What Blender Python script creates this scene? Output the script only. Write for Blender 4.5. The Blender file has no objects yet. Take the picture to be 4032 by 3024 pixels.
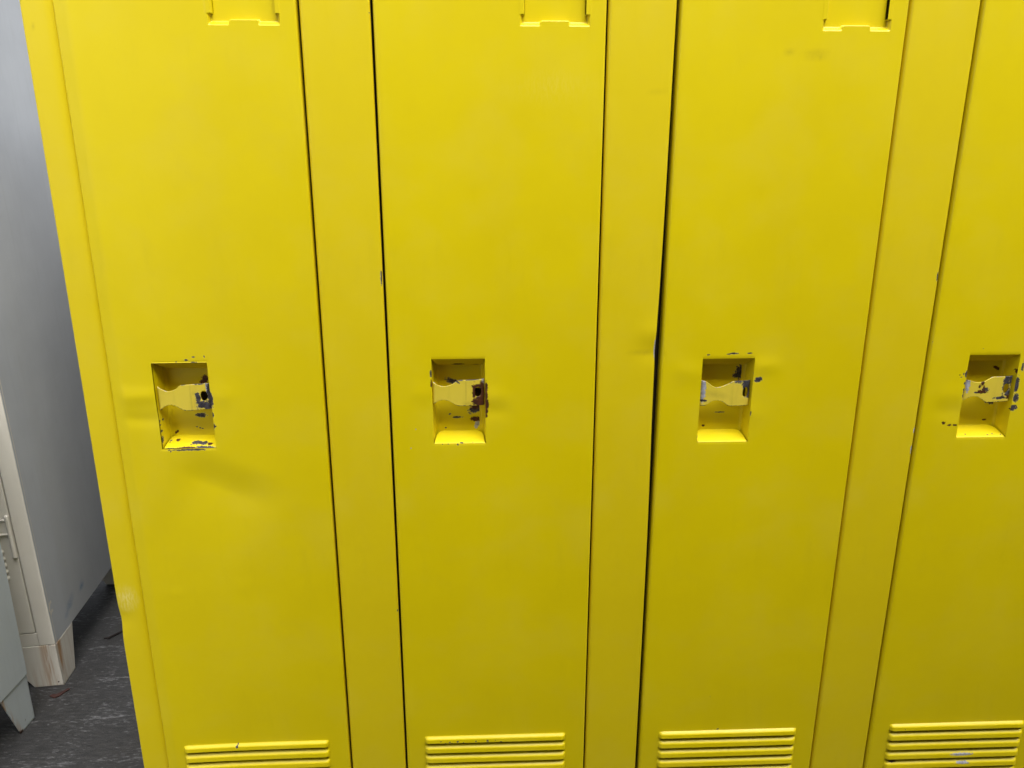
import bpy, math, random
import numpy as np
from mathutils import Matrix, Vector

random.seed(7)
scene = bpy.context.scene
col = scene.collection
MM = 0.001

# ------------------------------------------------------------------ paint chips
# (surface, u mm, w mm, ru, rw, kind, angle): where the paint is knocked off each door.
# surface d = door face, b = pocket back, l/r = pocket side walls, f = bottom flap, t = top lip, s = strap
SPOTS = {
0 : [('d',105.6,1102.4,2.1,0.8,'c',0),('d',115.9,1106.6,1.9,0.8,'c',0),('d',130.6,1107.2,0.6,1.9,'c',0),('d',134.0,1023.5,1.7,3.1,'c',0),('d',133.9,1006.5,1.5,3.2,'c',0),('d',137.2,1006.5,0.7,0.8,'c',0),('d',132.8,996.8,0.5,2.3,'c',0),('d',134.2,1045.3,2.5,10.6,'c',0),('d',134.0,1054.7,1.5,3.3,'c',0),('d',69.7,970.0,0.8,0.7,'c',0),('d',92.4,1100.1,0.9,0.5,'c',0),('d',116.1,1099.5,3.1,0.5,'c',0),('d',93.0,972.0,21.3,0.9,'c',0),('f',93.5,-0.6,12.3,2.4,'r',0),('f',115.7,-0.1,11.3,2.7,'c',0),('f',68.6,-1.1,9.6,1.2,'c',0),('f',103.0,10.1,5.9,3.3,'c',0),('f',113.0,8.9,3.7,3.6,'c',0),('f',121.9,7.2,2.8,2.3,'r',0),('f',74.3,15.9,2.2,2.1,'r',0),('f',64.8,15.4,1.6,0.8,'c',0),('f',64.5,11.6,0.5,1.2,'r',0),('f',95.8,5.8,1.3,0.7,'c',0),('l',1.3,986.2,3.4,3.6,'c',0),('l',2.3,998.8,2.4,1.4,'c',0),('l',0.2,1008.3,2.2,0.8,'c',0),('l',-0.7,1014.0,2.7,1.6,'c',0),('l',8.9,1014.1,1.7,1.2,'c',0),('l',-2.9,1023.7,1.7,0.5,'c',0),('b',106.6,1014.0,5.0,2.1,'c',0),('b',68.5,988.7,2.8,1.2,'r',30.0),('b',98.6,996.2,1.2,0.6,'c',0),('b',103.0,994.6,1.0,0.5,'c',0),('b',106.7,993.6,1.0,0.5,'c',0),('b',118.2,1068.2,3.0,3.6,'r',0),('b',115.3,1063.8,3.4,1.8,'r',0),('l',-7.5,1070.5,3.3,4.0,'r',0),('s',114.6,1046.6,2.1,6.1,'c',0),('s',119.9,1037.6,5.2,4.0,'c',0),('s',126.4,1034.7,4.6,3.8,'c',0),('s',127.8,1060.3,1.7,9.9,'w',0),('s',130.6,1049.2,2.3,16.7,'c',0),('s',105.4,1043.9,0.7,12.2,'o',0),('s',113.7,1038.2,3.1,6.7,'o',0),('s',110.2,1053.9,2.3,1.6,'o',0),('s',95.0,1066.8,3.1,0.5,'c',0),('s',113.8,1067.3,1.2,0.8,'c',0),('s',119.5,1067.3,2.7,0.6,'c',0),('d',113.2,468.7,1.6,1.6,'c',0),('d',61.1,461.3,1.3,0.7,'c',0),('d',33.2,460.6,0.7,0.7,'c',0),('d',114.5,472.3,0.5,1.4,'c',0),('d',-2.0,1053.2,1.1,9.2,'w',0)] ,
1 : [('d',57.7,1079.1,1.1,4.0,'c',0),('d',57.8,1064.9,0.9,5.1,'r',0),('d',135.2,1058.4,2.1,6.7,'r',0),('d',134.9,1046.1,2.4,6.8,'r',0),('d',136.1,1033.7,2.9,5.9,'r',0),('d',134.9,1024.6,2.2,6.8,'r',0),('d',135.0,1016.0,1.8,2.7,'r',0),('d',33.6,997.4,0.6,0.7,'w',0),('d',26.6,968.7,0.7,0.7,'w',0),('d',71.5,974.3,0.5,0.6,'c',0),('d',79.7,974.9,1.1,0.9,'c',0),('d',93.1,973.7,0.9,1.2,'c',0),('f',97.4,1.2,0.9,0.9,'c',0),('f',99.6,1.1,0.7,0.8,'c',0),('f',114.7,1.9,0.5,0.6,'c',0),('t',95.0,23.5,7.6,2.8,'r',0),('t',121.5,28.0,4.9,2.4,'r',0),('b',121.2,1019.4,8.6,4.0,'c',25.0),('b',118.5,1021.8,4.4,2.6,'r',0),('b',92.1,1005.8,5.1,0.9,'c',0),('b',81.7,1010.8,1.3,0.6,'c',30.0),('b',75.1,989.9,0.9,0.7,'c',0),('b',118.8,1002.8,5.1,2.4,'r',0),('b',121.5,996.0,2.8,3.5,'w',0),('b',119.2,991.3,1.8,2.4,'w',0),('b',87.2,1059.6,7.2,2.7,'c',-25.0),('s',117.5,1051.3,1.5,8.1,'r',0),('s',128.2,1055.7,2.8,7.4,'r',0),('s',129.9,1044.4,3.5,12.4,'r',0),('s',124.8,1038.8,5.2,4.5,'r',0),('s',123.4,1059.6,6.7,1.8,'r',0),('s',125.8,1033.7,7.1,3.0,'r',0),('s',131.2,1064.6,2.6,7.8,'w',0),('s',108.0,1034.3,4.3,2.0,'o',0),('s',106.2,1056.0,0.6,11.2,'o',0),('s',115.6,1037.2,2.4,0.9,'r',0),('s',93.6,1067.3,3.2,0.7,'c',-40.0),('s',96.8,1068.9,4.3,0.5,'c',0),('s',115.0,1069.1,6.4,0.5,'c',0),('b',129.5,1017.0,1.1,5.8,'r',0),('d',39.3,462.5,0.6,0.6,'c',0),('d',56.0,466.6,1.0,0.4,'c',0),('d',63.4,463.1,0.9,0.7,'c',0),('d',70.3,465.1,1.0,1.0,'c',0),('d',73.5,463.2,1.0,0.6,'c',0),('d',82.9,466.0,1.3,1.3,'c',0),('d',92.0,463.7,0.7,0.7,'c',0),('d',112.2,465.6,0.7,1.2,'c',0),('d',130.9,466.0,1.3,1.2,'c',0),('d',131.8,463.1,0.9,0.9,'c',0),('d',143.3,466.8,0.7,0.6,'c',0),('d',152.0,463.6,1.2,0.9,'c',0),('d',156.3,465.7,0.7,0.7,'c',0),('d',172.7,466.5,1.0,0.6,'c',0),('d',216.0,466.7,0.7,0.7,'c',0),('d',220.4,1453.5,28.6,11.7,'y',0),('d',208.8,1444.7,18.2,3.1,'y',0)] ,
2 : [('d',102.3,1103.6,4.8,0.9,'c',0),('d',95.3,1102.9,2.4,0.6,'c',0),('d',124.6,1103.8,3.3,0.7,'c',0),('d',141.3,1065.0,4.6,2.7,'c',10.0),('d',134.3,1014.5,1.1,2.8,'c',0),('d',66.6,1102.2,2.4,0.5,'c',0),('b',124.4,1068.8,5.8,7.4,'c',0),('b',118.0,1064.2,3.6,2.5,'c',0),('r',-7.7,1073.7,7.1,2.5,'c',0),('b',97.6,1008.4,4.8,0.5,'c',0),('b',74.5,987.8,1.6,1.1,'r',0),('b',134.5,1062.9,2.3,1.8,'c',0),('s',120.9,1064.9,9.9,2.7,'c',15.0),('s',124.7,1058.7,3.5,6.8,'c',0),('s',129.9,1056.3,4.9,10.2,'c',-15.0),('s',128.2,1050.7,2.8,8.0,'c',0),('s',130.9,1042.7,4.7,4.4,'c',0),('s',135.6,1048.3,3.3,9.1,'c',0),('s',135.4,1063.1,6.6,1.6,'c',0),('s',62.7,1052.6,3.1,17.0,'w',0),('s',63.2,1034.3,4.0,1.1,'c',0),('s',78.5,1043.9,11.0,3.0,'o',-10.0),('s',89.4,1060.2,9.9,0.5,'c',0),('f',128.7,18.9,2.3,2.2,'o',0),('d',59.3,980.5,0.7,2.8,'c',0),('d',126.2,472.5,1.5,1.3,'c',0),('d',109.3,536.1,0.3,1.3,'c',0),('d',4.4,1179.0,0.4,4.3,'o',0),('d',4.9,1191.7,0.3,3.5,'o',0),('d',3.5,1103.8,0.3,2.6,'o',0),('d',4.7,1132.1,0.9,0.5,'c',0),('d',176.2,1493.1,9.1,3.6,'o',0),('d',182.0,1490.0,2.4,2.7,'o',0),('d',141.6,1494.8,3.9,0.8,'o',0)] ,
3 : [('d',58.4,1069.5,1.6,3.7,'c',0),('d',48.8,1068.6,0.8,0.6,'r',0),('d',54.3,1070.1,0.6,1.5,'c',0),('d',51.4,1065.0,1.5,0.5,'c',0),('d',58.4,1056.2,1.1,1.9,'c',0),('d',58.5,1046.4,1.1,2.1,'c',0),('d',59.3,1038.6,1.3,4.4,'c',0),('d',36.6,996.3,2.1,1.9,'r',0),('d',45.9,993.0,2.3,1.4,'r',0),('d',54.1,992.7,2.5,1.1,'r',0),('d',136.4,1053.2,2.7,9.9,'c',0),('d',138.9,1033.4,3.1,5.4,'c',0),('d',136.9,1017.9,4.3,3.8,'c',0),('d',140.3,1079.9,1.2,6.1,'c',0),('f',76.1,6.2,0.6,0.8,'c',0),('f',116.8,6.4,0.7,1.0,'c',0),('f',128.3,4.3,0.7,1.0,'c',0),('f',109.1,4.4,1.4,0.6,'c',0),('d',77.0,1106.9,0.5,0.5,'c',0),('b',121.4,1070.8,5.4,1.5,'r',-25.0),('b',127.7,991.7,1.9,3.1,'c',0),('b',115.1,991.1,1.9,0.9,'r',0),('b',125.3,1019.8,7.4,3.0,'c',0),('b',135.0,1018.1,4.2,1.7,'c',0),('r',-0.6,1073.0,5.5,2.9,'r',0),('r',1.9,1016.1,1.4,0.8,'r',0),('s',63.8,1055.5,2.4,11.4,'w',0),('s',63.3,1063.8,2.6,3.1,'c',0),('s',76.1,1061.0,4.3,1.0,'c',0),('s',84.1,1061.5,3.3,1.7,'c',0),('s',85.2,1056.8,1.4,3.7,'r',0),('s',81.4,1050.7,1.0,1.7,'r',0),('s',86.3,1043.0,4.7,1.9,'r',0),('s',90.1,1046.1,3.7,2.1,'c',0),('s',87.8,1049.0,0.9,2.1,'r',0),('s',79.4,1041.9,3.7,0.8,'c',0),('s',121.6,1056.9,3.5,13.5,'c',0),('s',126.7,1040.2,4.7,4.0,'c',0),('s',132.5,1033.9,5.6,2.7,'r',0),('s',115.8,1032.9,6.8,1.3,'c',0),('s',130.0,1061.0,4.1,6.2,'c',0),('s',135.7,1044.3,3.1,15.7,'c',0),('d',54.7,463.9,0.4,0.7,'c',0),('d',159.5,411.1,14.9,1.9,'w',0),('d',162.3,393.9,9.5,1.6,'w',0),('d',43.8,397.7,4.6,1.1,'r',0),('d',2.0,1116.1,0.7,0.7,'c',0),('d',3.7,1108.6,0.5,0.4,'c',0),('d',4.5,1075.2,0.5,1.0,'c',0)] ,
}

# ------------------------------------------------------------------ node helpers
def new_mat(name):
    m = bpy.data.materials.new(name)
    m.use_nodes = True
    nt = m.node_tree
    for n in list(nt.nodes):
        nt.nodes.remove(n)
    out = nt.nodes.new('ShaderNodeOutputMaterial')
    b = nt.nodes.new('ShaderNodeBsdfPrincipled')
    nt.links.new(b.outputs[0], out.inputs[0])
    return m, nt, b

def N(nt, typ, **kw):
    n = nt.nodes.new(typ)
    for k, v in kw.items():
        setattr(n, k, v)
    return n

def link(nt, a, b):
    nt.links.new(a, b)

def setin(nt, sock, v):
    if isinstance(v, bpy.types.NodeSocket):
        nt.links.new(v, sock)
    else:
        sock.default_value = v

def math_(nt, op, a, b=0.0, c=0.0, clamp=False):
    n = N(nt, 'ShaderNodeMath', operation=op, use_clamp=clamp)
    setin(nt, n.inputs[0], a)
    setin(nt, n.inputs[1], b)
    if op in ('MULTIPLY_ADD', 'SMOOTH_MIN', 'SMOOTH_MAX', 'COMPARE'):
        setin(nt, n.inputs[2], c)
    return n.outputs[0]

def mix(nt, fac, a, b):
    n = N(nt, 'ShaderNodeMix', data_type='RGBA')
    setin(nt, n.inputs[0], fac)
    for s, v in ((n.inputs[6], a), (n.inputs[7], b)):
        if isinstance(v, tuple) and len(v) == 3:
            v = v + (1.0,)
        setin(nt, s, v)
    return n.outputs[2]

def ramp(nt, v, lo, hi, a=0.0, b=1.0):
    n = N(nt, 'ShaderNodeMapRange', interpolation_type='SMOOTHSTEP')
    setin(nt, n.inputs[0], v)
    n.inputs[1].default_value = lo
    n.inputs[2].default_value = hi
    n.inputs[3].default_value = a
    n.inputs[4].default_value = b
    return n.outputs[0]

def noise(nt, vec, scale, detail=3.0, rough=0.55, dim='3D'):
    n = N(nt, 'ShaderNodeTexNoise', noise_dimensions=dim)
    link(nt, vec, n.inputs['Vector'])
    n.inputs['Scale'].default_value = scale
    n.inputs['Detail'].default_value = detail
    n.inputs['Roughness'].default_value = rough
    return n.outputs[0]

def objcoord(nt, scale=None, loc=None):
    t = N(nt, 'ShaderNodeTexCoord')
    v = t.outputs['Object']
    if scale or loc:
        m = N(nt, 'ShaderNodeMapping')
        link(nt, v, m.inputs[0])
        if scale:
            m.inputs['Scale'].default_value = scale
        if loc:
            m.inputs['Location'].default_value = loc
        v = m.outputs[0]
    return v

def attr(nt, name):
    return N(nt, 'ShaderNodeAttribute', attribute_name=name).outputs['Fac']

def paint(name, c1, c2, rough=0.36, chips=True, dirt_col=(0.10, 0.075, 0.02), grime=0.1, spec=0.5):
    m, nt, b = new_mat(name)
    v = objcoord(nt)
    big = noise(nt, v, 5.0, 4.0, 0.6)
    mid = noise(nt, v, 38.0, 4.0, 0.6)
    col_ = mix(nt, ramp(nt, big, 0.3, 0.7), c1, c2)
    cl = ramp(nt, noise(nt, objcoord(nt, loc=(3.3, 1.1, 7.7)), 13.0, 5.0, 0.62), 0.42, 0.78)
    col_ = mix(nt, math_(nt, 'MULTIPLY', cl, 0.022), col_, (0.85, 0.80, 0.55))
    # faint handling grime, stretched down the metal
    vs = objcoord(nt, scale=(34, 34, 7))
    streak = noise(nt, vs, 1.0, 5.0, 0.65)
    g = math_(nt, 'MULTIPLY', ramp(nt, streak, 0.52, 0.86), grime)
    col_ = mix(nt, g, col_, dirt_col)
    vf = noise(nt, v, 420.0, 2.0, 0.7)
    speck = math_(nt, 'MULTIPLY', ramp(nt, vf, 0.73, 0.80), 0.18)
    col_ = mix(nt, speck, col_, dirt_col)
    rgh = math_(nt, 'MULTIPLY_ADD', mid, 0.12, rough - 0.06)
    hgt = math_(nt, 'MULTIPLY', noise(nt, v, 700.0, 2.0, 0.6), 0.12)
    hgt = math_(nt, 'ADD', hgt, math_(nt, 'MULTIPLY', mid, 0.35))
    if chips:
        nz = noise(nt, v, 300.0, 7.0, 0.74)
        nzs = math_(nt, 'MULTIPLY', math_(nt, 'SUBTRACT', nz, 0.5), 1.5)
        def mask(a, lo=0.46, hi=0.53):
            return ramp(nt, math_(nt, 'ADD', attr(nt, a), nzs), lo, hi)
        dsoft = math_(nt, 'MULTIPLY', attr(nt, 'stain'), math_(nt, 'MULTIPLY_ADD', nz, 1.0, 0.0), clamp=True)
        col_ = mix(nt, math_(nt, 'MULTIPLY', dsoft, 0.42), col_, (0.16, 0.085, 0.02))
        pl = noise(nt, objcoord(nt, scale=(420, 420, 90)), 1.0, 4.0, 0.7)
        col_ = mix(nt, math_(nt, 'MULTIPLY', attr(nt, 'pale'), ramp(nt, pl, 0.35, 0.7), clamp=True), col_, (0.90, 0.78, 0.26))
        tone = noise(nt, v, 210.0, 4.0, 0.7)
        steel = mix(nt, ramp(nt, tone, 0.35, 0.7), (0.030, 0.027, 0.034), (0.085, 0.080, 0.098))
        rustc = mix(nt, ramp(nt, tone, 0.35, 0.7), (0.050, 0.017, 0.008), (0.115, 0.034, 0.012))
        bare = mix(nt, ramp(nt, tone, 0.3, 0.7), (0.26, 0.26, 0.31), (0.50, 0.50, 0.55))
        mw, mc, mr = mask('wear'), mask('chip'), mask('rust')
        # edge of primer showing pale round each chip
        rim = ramp(nt, math_(nt, 'ADD', attr(nt, 'chip'), nzs), 0.34, 0.46)
        col_ = mix(nt, math_(nt, 'MULTIPLY', rim, 0.35), col_, (0.72, 0.62, 0.22))
        col_ = mix(nt, mw, col_, bare)
        col_ = mix(nt, mc, col_, steel)
        col_ = mix(nt, mr, col_, rustc)
        allc = math_(nt, 'MAXIMUM', math_(nt, 'MAXIMUM', mw, mc), mr)
        rgh = math_(nt, 'MULTIPLY_ADD', allc, 0.12, rgh)
        hgt = math_(nt, 'MULTIPLY_ADD', allc, -0.6, hgt)
    link(nt, col_, b.inputs['Base Color'])
    link(nt, rgh, b.inputs['Roughness'])
    b.inputs['Specular IOR Level'].default_value = spec
    bp = N(nt, 'ShaderNodeBump')
    bp.inputs['Strength'].default_value = 0.25
    bp.inputs['Distance'].default_value = 0.0006
    link(nt, hgt, bp.inputs['Height'])
    link(nt, bp.outputs[0], b.inputs['Normal'])
    return m

YELLOW = paint('yellow_enamel', (0.80, 0.640, 0.0), (0.76, 0.602, 0.0), rough=0.38, spec=0.5, grime=0.05)
YELLOW_POST = paint('yellow_enamel_posts', (0.79, 0.622, 0.004), (0.755, 0.588, 0.003), rough=0.40, grime=0.06)
YELLOW_STRAP = paint('yellow_enamel_worn', (0.80, 0.64, 0.055), (0.70, 0.53, 0.04), rough=0.34, grime=0.25)
GAP_SHADE = paint('painted_gap_shade', (0.05, 0.035, 0.012), (0.04, 0.028, 0.01), rough=0.7, chips=False)  # shade of the door gaps put into colour, for deep flanges and stops

def rusty_grey(name, c1, c2):
    m, nt, b = new_mat(name)
    v = objcoord(nt)
    big = noise(nt, v, 4.0, 4.0, 0.6)
    c = mix(nt, ramp(nt, big, 0.3, 0.7), c1, c2)
    st = noise(nt, objcoord(nt, scale=(70, 70, 5)), 1.0, 5.0, 0.65)
    c = mix(nt, math_(nt, 'MULTIPLY', ramp(nt, st, 0.48, 0.8), 0.08), c, (0.17, 0.15, 0.12))
    ru = math_(nt, 'MULTIPLY', attr(nt, 'rust'), ramp(nt, st, 0.40, 0.62))
    c = mix(nt, math_(nt, 'MULTIPLY', ru, 0.85, clamp=True), c, (0.36, 0.17, 0.04))
    nz = noise(nt, v, 260.0, 5.0, 0.65)
    mk = ramp(nt, math_(nt, 'ADD', attr(nt, 'chip'), math_(nt, 'MULTIPLY', math_(nt, 'SUBTRACT', nz, 0.5), 0.9)), 0.46, 0.54)
    c = mix(nt, mk, c, (0.06, 0.03, 0.018))
    bl = math_(nt, 'MULTIPLY', attr(nt, 'blue'), ramp(nt, nz, 0.30, 0.55))
    c = mix(nt, math_(nt, 'MULTIPLY', bl, 0.9, clamp=True), c, (0.05, 0.16, 0.34))
    link(nt, c, b.inputs['Base Color'])
    b.inputs['Roughness'].default_value = 0.42
    bp = N(nt, 'ShaderNodeBump')
    bp.inputs['Strength'].default_value = 0.25
    bp.inputs['Distance'].default_value = 0.0006
    link(nt, math_(nt, 'ADD', math_(nt, 'MULTIPLY', noise(nt, v, 500.0), 0.2), big), bp.inputs['Height'])
    link(nt, bp.outputs[0], b.inputs['Normal'])
    return m

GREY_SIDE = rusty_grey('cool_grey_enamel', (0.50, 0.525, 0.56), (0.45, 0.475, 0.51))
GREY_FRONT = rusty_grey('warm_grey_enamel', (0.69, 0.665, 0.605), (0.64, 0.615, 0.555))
GREY_B = rusty_grey('blue_grey_enamel', (0.52, 0.575, 0.61), (0.48, 0.535, 0.565))

def simple(name, c, rough=0.5, metal=0.0, scale=90.0):
    m, nt, b = new_mat(name)
    v = objcoord(nt)
    k = noise(nt, v, scale, 6.0, 0.6)
    cc = mix(nt, ramp(nt, k, 0.3, 0.7), c, tuple(x * 0.7 for x in c))
    link(nt, cc, b.inputs['Base Color'])
    b.inputs['Roughness'].default_value = rough
    b.inputs['Metallic'].default_value = metal
    return m

HINGE = simple('satin_zinc', (0.50, 0.50, 0.48), 0.3, 0.7)
FLAKE = simple('dark_red_flake', (0.060, 0.022, 0.018), 0.7)
TWIG = simple('dark_twig', (0.012, 0.007, 0.006), 0.8)

# ------------------------------------------------------------------ object helpers
def tag(o, label=None, cat=None, group=None, kind=None):
    if label: o['label'] = label
    if cat: o['category'] = cat
    if group: o['group'] = group
    if kind: o['kind'] = kind
    return o

def empty(name, loc, rot=(0, 0, 0)):
    o = bpy.data.objects.new(name, None)
    o.empty_display_size = 0.1
    o.location = loc
    o.rotation_euler = rot
    col.objects.link(o)
    return o

def mesh_obj(name, verts, faces, mat, parent=None, loc=(0, 0, 0), attrs=None, smooth=True):
    me = bpy.data.meshes.new(name)
    verts = np.asarray(verts, dtype=np.float32)
    if isinstance(faces, np.ndarray):
        nf = len(faces)
        k = faces.shape[1]
        me.vertices.add(len(verts))
        me.vertices.foreach_set('co', verts.ravel())
        me.loops.add(nf * k)
        me.loops.foreach_set('vertex_index', faces.astype(np.int32).ravel())
        me.polygons.add(nf)
        me.polygons.foreach_set('loop_start', np.arange(0, nf * k, k, dtype=np.int32))
        me.polygons.foreach_set('loop_total', np.full(nf, k, dtype=np.int32))
        me.update(calc_edges=True)
    else:
        me.from_pydata([tuple(float(c) for c in v) for v in verts], [], faces)
        me.update()
    me.validate()
    if smooth:
        me.polygons.foreach_set('use_smooth', np.ones(len(me.polygons), dtype=bool))
    if attrs:
        for k2, a in attrs.items():
            at = me.attributes.new(k2, 'FLOAT', 'POINT')
            at.data.foreach_set('value', np.asarray(a, dtype=np.float32))
    me.materials.append(mat)
    o = bpy.data.objects.new(name, me)
    o.location = loc
    o.parent = parent
    col.objects.link(o)
    return o

class MB:
    """collects pieces for one mesh"""
    def __init__(self):
        self.v, self.f = [], []
    def add(self, vs, fs):
        n = len(self.v)
        self.v += [tuple(v) for v in vs]
        self.f += [tuple(i + n for i in f) for f in fs]
    def box(self, a, b):
        x0, y0, z0 = a
        x1, y1, z1 = b
        self.add([(x0,y0,z0),(x1,y0,z0),(x1,y1,z0),(x0,y1,z0),(x0,y0,z1),(x1,y0,z1),(x1,y1,z1),(x0,y1,z1)],
                 [(0,3,2,1),(4,5,6,7),(0,1,5,4),(1,2,6,5),(2,3,7,6),(3,0,4,7)])
    def prism(self, poly, d):
        """extrude a planar polygon (list of 3D points) by vector d"""
        n = len(poly)
        d = Vector(d)
        p = [Vector(q) for q in poly]
        self.add(p + [q + d for q in p],
                 [tuple(range(n - 1, -1, -1)), tuple(range(n, 2 * n))] +
                 [(i, (i + 1) % n, n + (i + 1) % n, n + i) for i in range(n)])
    def tube(self, a, b, r, n=16, cap=True, dome=0.0):
        a, b = Vector(a), Vector(b)
        w = (b - a).normalized()
        u = w.orthogonal().normalized()
        t = w.cross(u)
        rings = [(a, r), (b, r)]
        if dome:
            for k in (1, 2, 3):
                an = math.pi / 2 * k / 3.3
                rings.append((b + w * dome * math.sin(an), r * math.cos(an)))
        vs = []
        for c, rr in rings:
            vs += [c + (u * math.cos(2*math.pi*i/n) + t * math.sin(2*math.pi*i/n)) * rr for i in range(n)]
        fs = []
        for k in range(len(rings) - 1):
            fs += [(k*n+i, k*n+(i+1) % n, (k+1)*n+(i+1) % n, (k+1)*n+i) for i in range(n)]
        if cap:
            fs += [tuple(range(n - 1, -1, -1)), tuple((len(rings)-1)*n + i for i in range(n))]
        self.add(vs, fs)
    def build(self, name, mat, parent=None, loc=(0, 0, 0), bevel=0.0, smooth=False, attrs=None):
        o = mesh_obj(name, self.v, self.f, mat, parent, loc, attrs=attrs, smooth=smooth)
        if bevel:
            bv = o.modifiers.new('bevel', 'BEVEL')
            bv.width = bevel
            bv.segments = 2
            bv.limit_method = 'ANGLE'
        return o

def sstep(a, b, x):
    t = np.clip((x - a) / (b - a), 0, 1)
    return t * t * (3 - 2 * t)

def blob_attrs(rows, surf, u, w):
    """paint-loss attributes at points (u, w) in mm"""
    names = {'c': 'chip', 'r': 'rust', 'w': 'wear', 'o': 'stain', 'y': 'pale'}
    out = {n: np.zeros(u.shape, dtype=np.float32) for n in names.values()}
    for s, bu, bw, ru, rw, kd, ang in rows:
        if s not in surf:
            continue
        if s == 'd' and 131 < bu < 142 and 950 < bw < 1080:
            bu -= 1.1
        du, dw = u - bu, w - bw
        if s in 'sb' and kd in 'cr':
            ru, rw = ru * 1.22, rw * 1.22
        if ang:
            c, sn = math.cos(math.radians(-ang)), math.sin(math.radians(-ang))
            du, dw = du * c - dw * sn, du * sn + dw * c
        r = np.sqrt((du / (ru * 1.18 + .15)) ** 2 + (dw / (rw * 1.18 + .15)) ** 2)
        v = np.clip(1 - 0.5 * r, 0, 1) * (0.15 if kd == 'y' and bw > 1000 else 1.0)
        a = out[names[kd]]
        np.maximum(a, v, out=a)
    return out

def gridfaces(ny, nx):
    i = np.arange(ny * nx).reshape(ny, nx)
    return np.stack([i[:-1, :-1], i[:-1, 1:], i[1:, 1:], i[1:, :-1]], axis=-1).reshape(-1, 4)

def lines(lo, hi, base, segs, exact=()):
    pts = list(np.arange(lo, hi, base)) + [hi]
    for a, b, s in segs:
        pts = [p for p in pts if not (a - s * .5 < p < b + s * .5)]
        pts += list(np.arange(a, b, s)) + [b]
    for e in exact:
        pts = [p for p in pts if abs(p - e) > 0.0003 or p == e]
        pts.append(e)
    return np.array(sorted(set(np.round(pts, 6))))

# ------------------------------------------------------------------ the yellow locker bank
PER = 0.38125
DOOR_W = 0.2879
DOOR_X = [-0.38025, 0.0, 0.3800, 0.7636]
DROP = [0.0010, 0.0, 0.0034, 0.0018]        # each door hangs a hair lower than the next
DZ0, DZ1 = 0.185, 1.735
PX0, PX1, PZ0, PZ1 = 0.0588, 0.1331, 0.975, 1.100
PD = 0.027
LX0, LX1, LZT, LP, LH, NL = 0.0305, 0.257, 0.4735, 0.0189, 0.0050, 6
BANK_X0, BANK_X1 = -0.4212, 1.0935
BANK_Z0, BANK_Z1, DEPTH = 0.130, 1.800, 0.460

bank = empty('locker_bank', (0.336, 0.19, 0.0))
tag(bank, 'bright yellow steel locker bank of four narrow doors with chipped recessed latches', 'lockers')
def L(x, y, z):
    return (x - 0.336, y - 0.19, z)

rng = np.random.RandomState(3)
def waves(u, z, seed, amp):
    r = np.random.RandomState(seed)
    h = np.zeros(u.shape)
    for _ in range(9):
        kx, kz = r.uniform(-14, 14), r.uniform(-9, 9)
        h += r.uniform(.3, 1) * np.sin(kx * u + kz * z + r.uniform(0, 6.28))
    return h * amp / 4

def ridge(u, z, p, q, s, amp, fade0=0.02, fade1=0.02):
    """soft crease from p to q, gaussian across, fading at both ends"""
    p, q = np.array(p), np.array(q)
    d = q - p
    ln = np.hypot(*d)
    d = d / ln
    t = (u - p[0]) * d[0] + (z - p[1]) * d[1]
    n = -(u - p[0]) * d[1] + (z - p[1]) * d[0]
    w = sstep(-fade0, fade0, t) * (1 - sstep(ln - fade1, ln + fade1, t))
    return amp * np.exp(-(n / s) ** 2) * w

def bump(u, z, c, ru, rz, amp):
    return amp * np.exp(-((u - c[0]) / ru) ** 2 - ((z - c[1]) / rz) ** 2)

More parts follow.
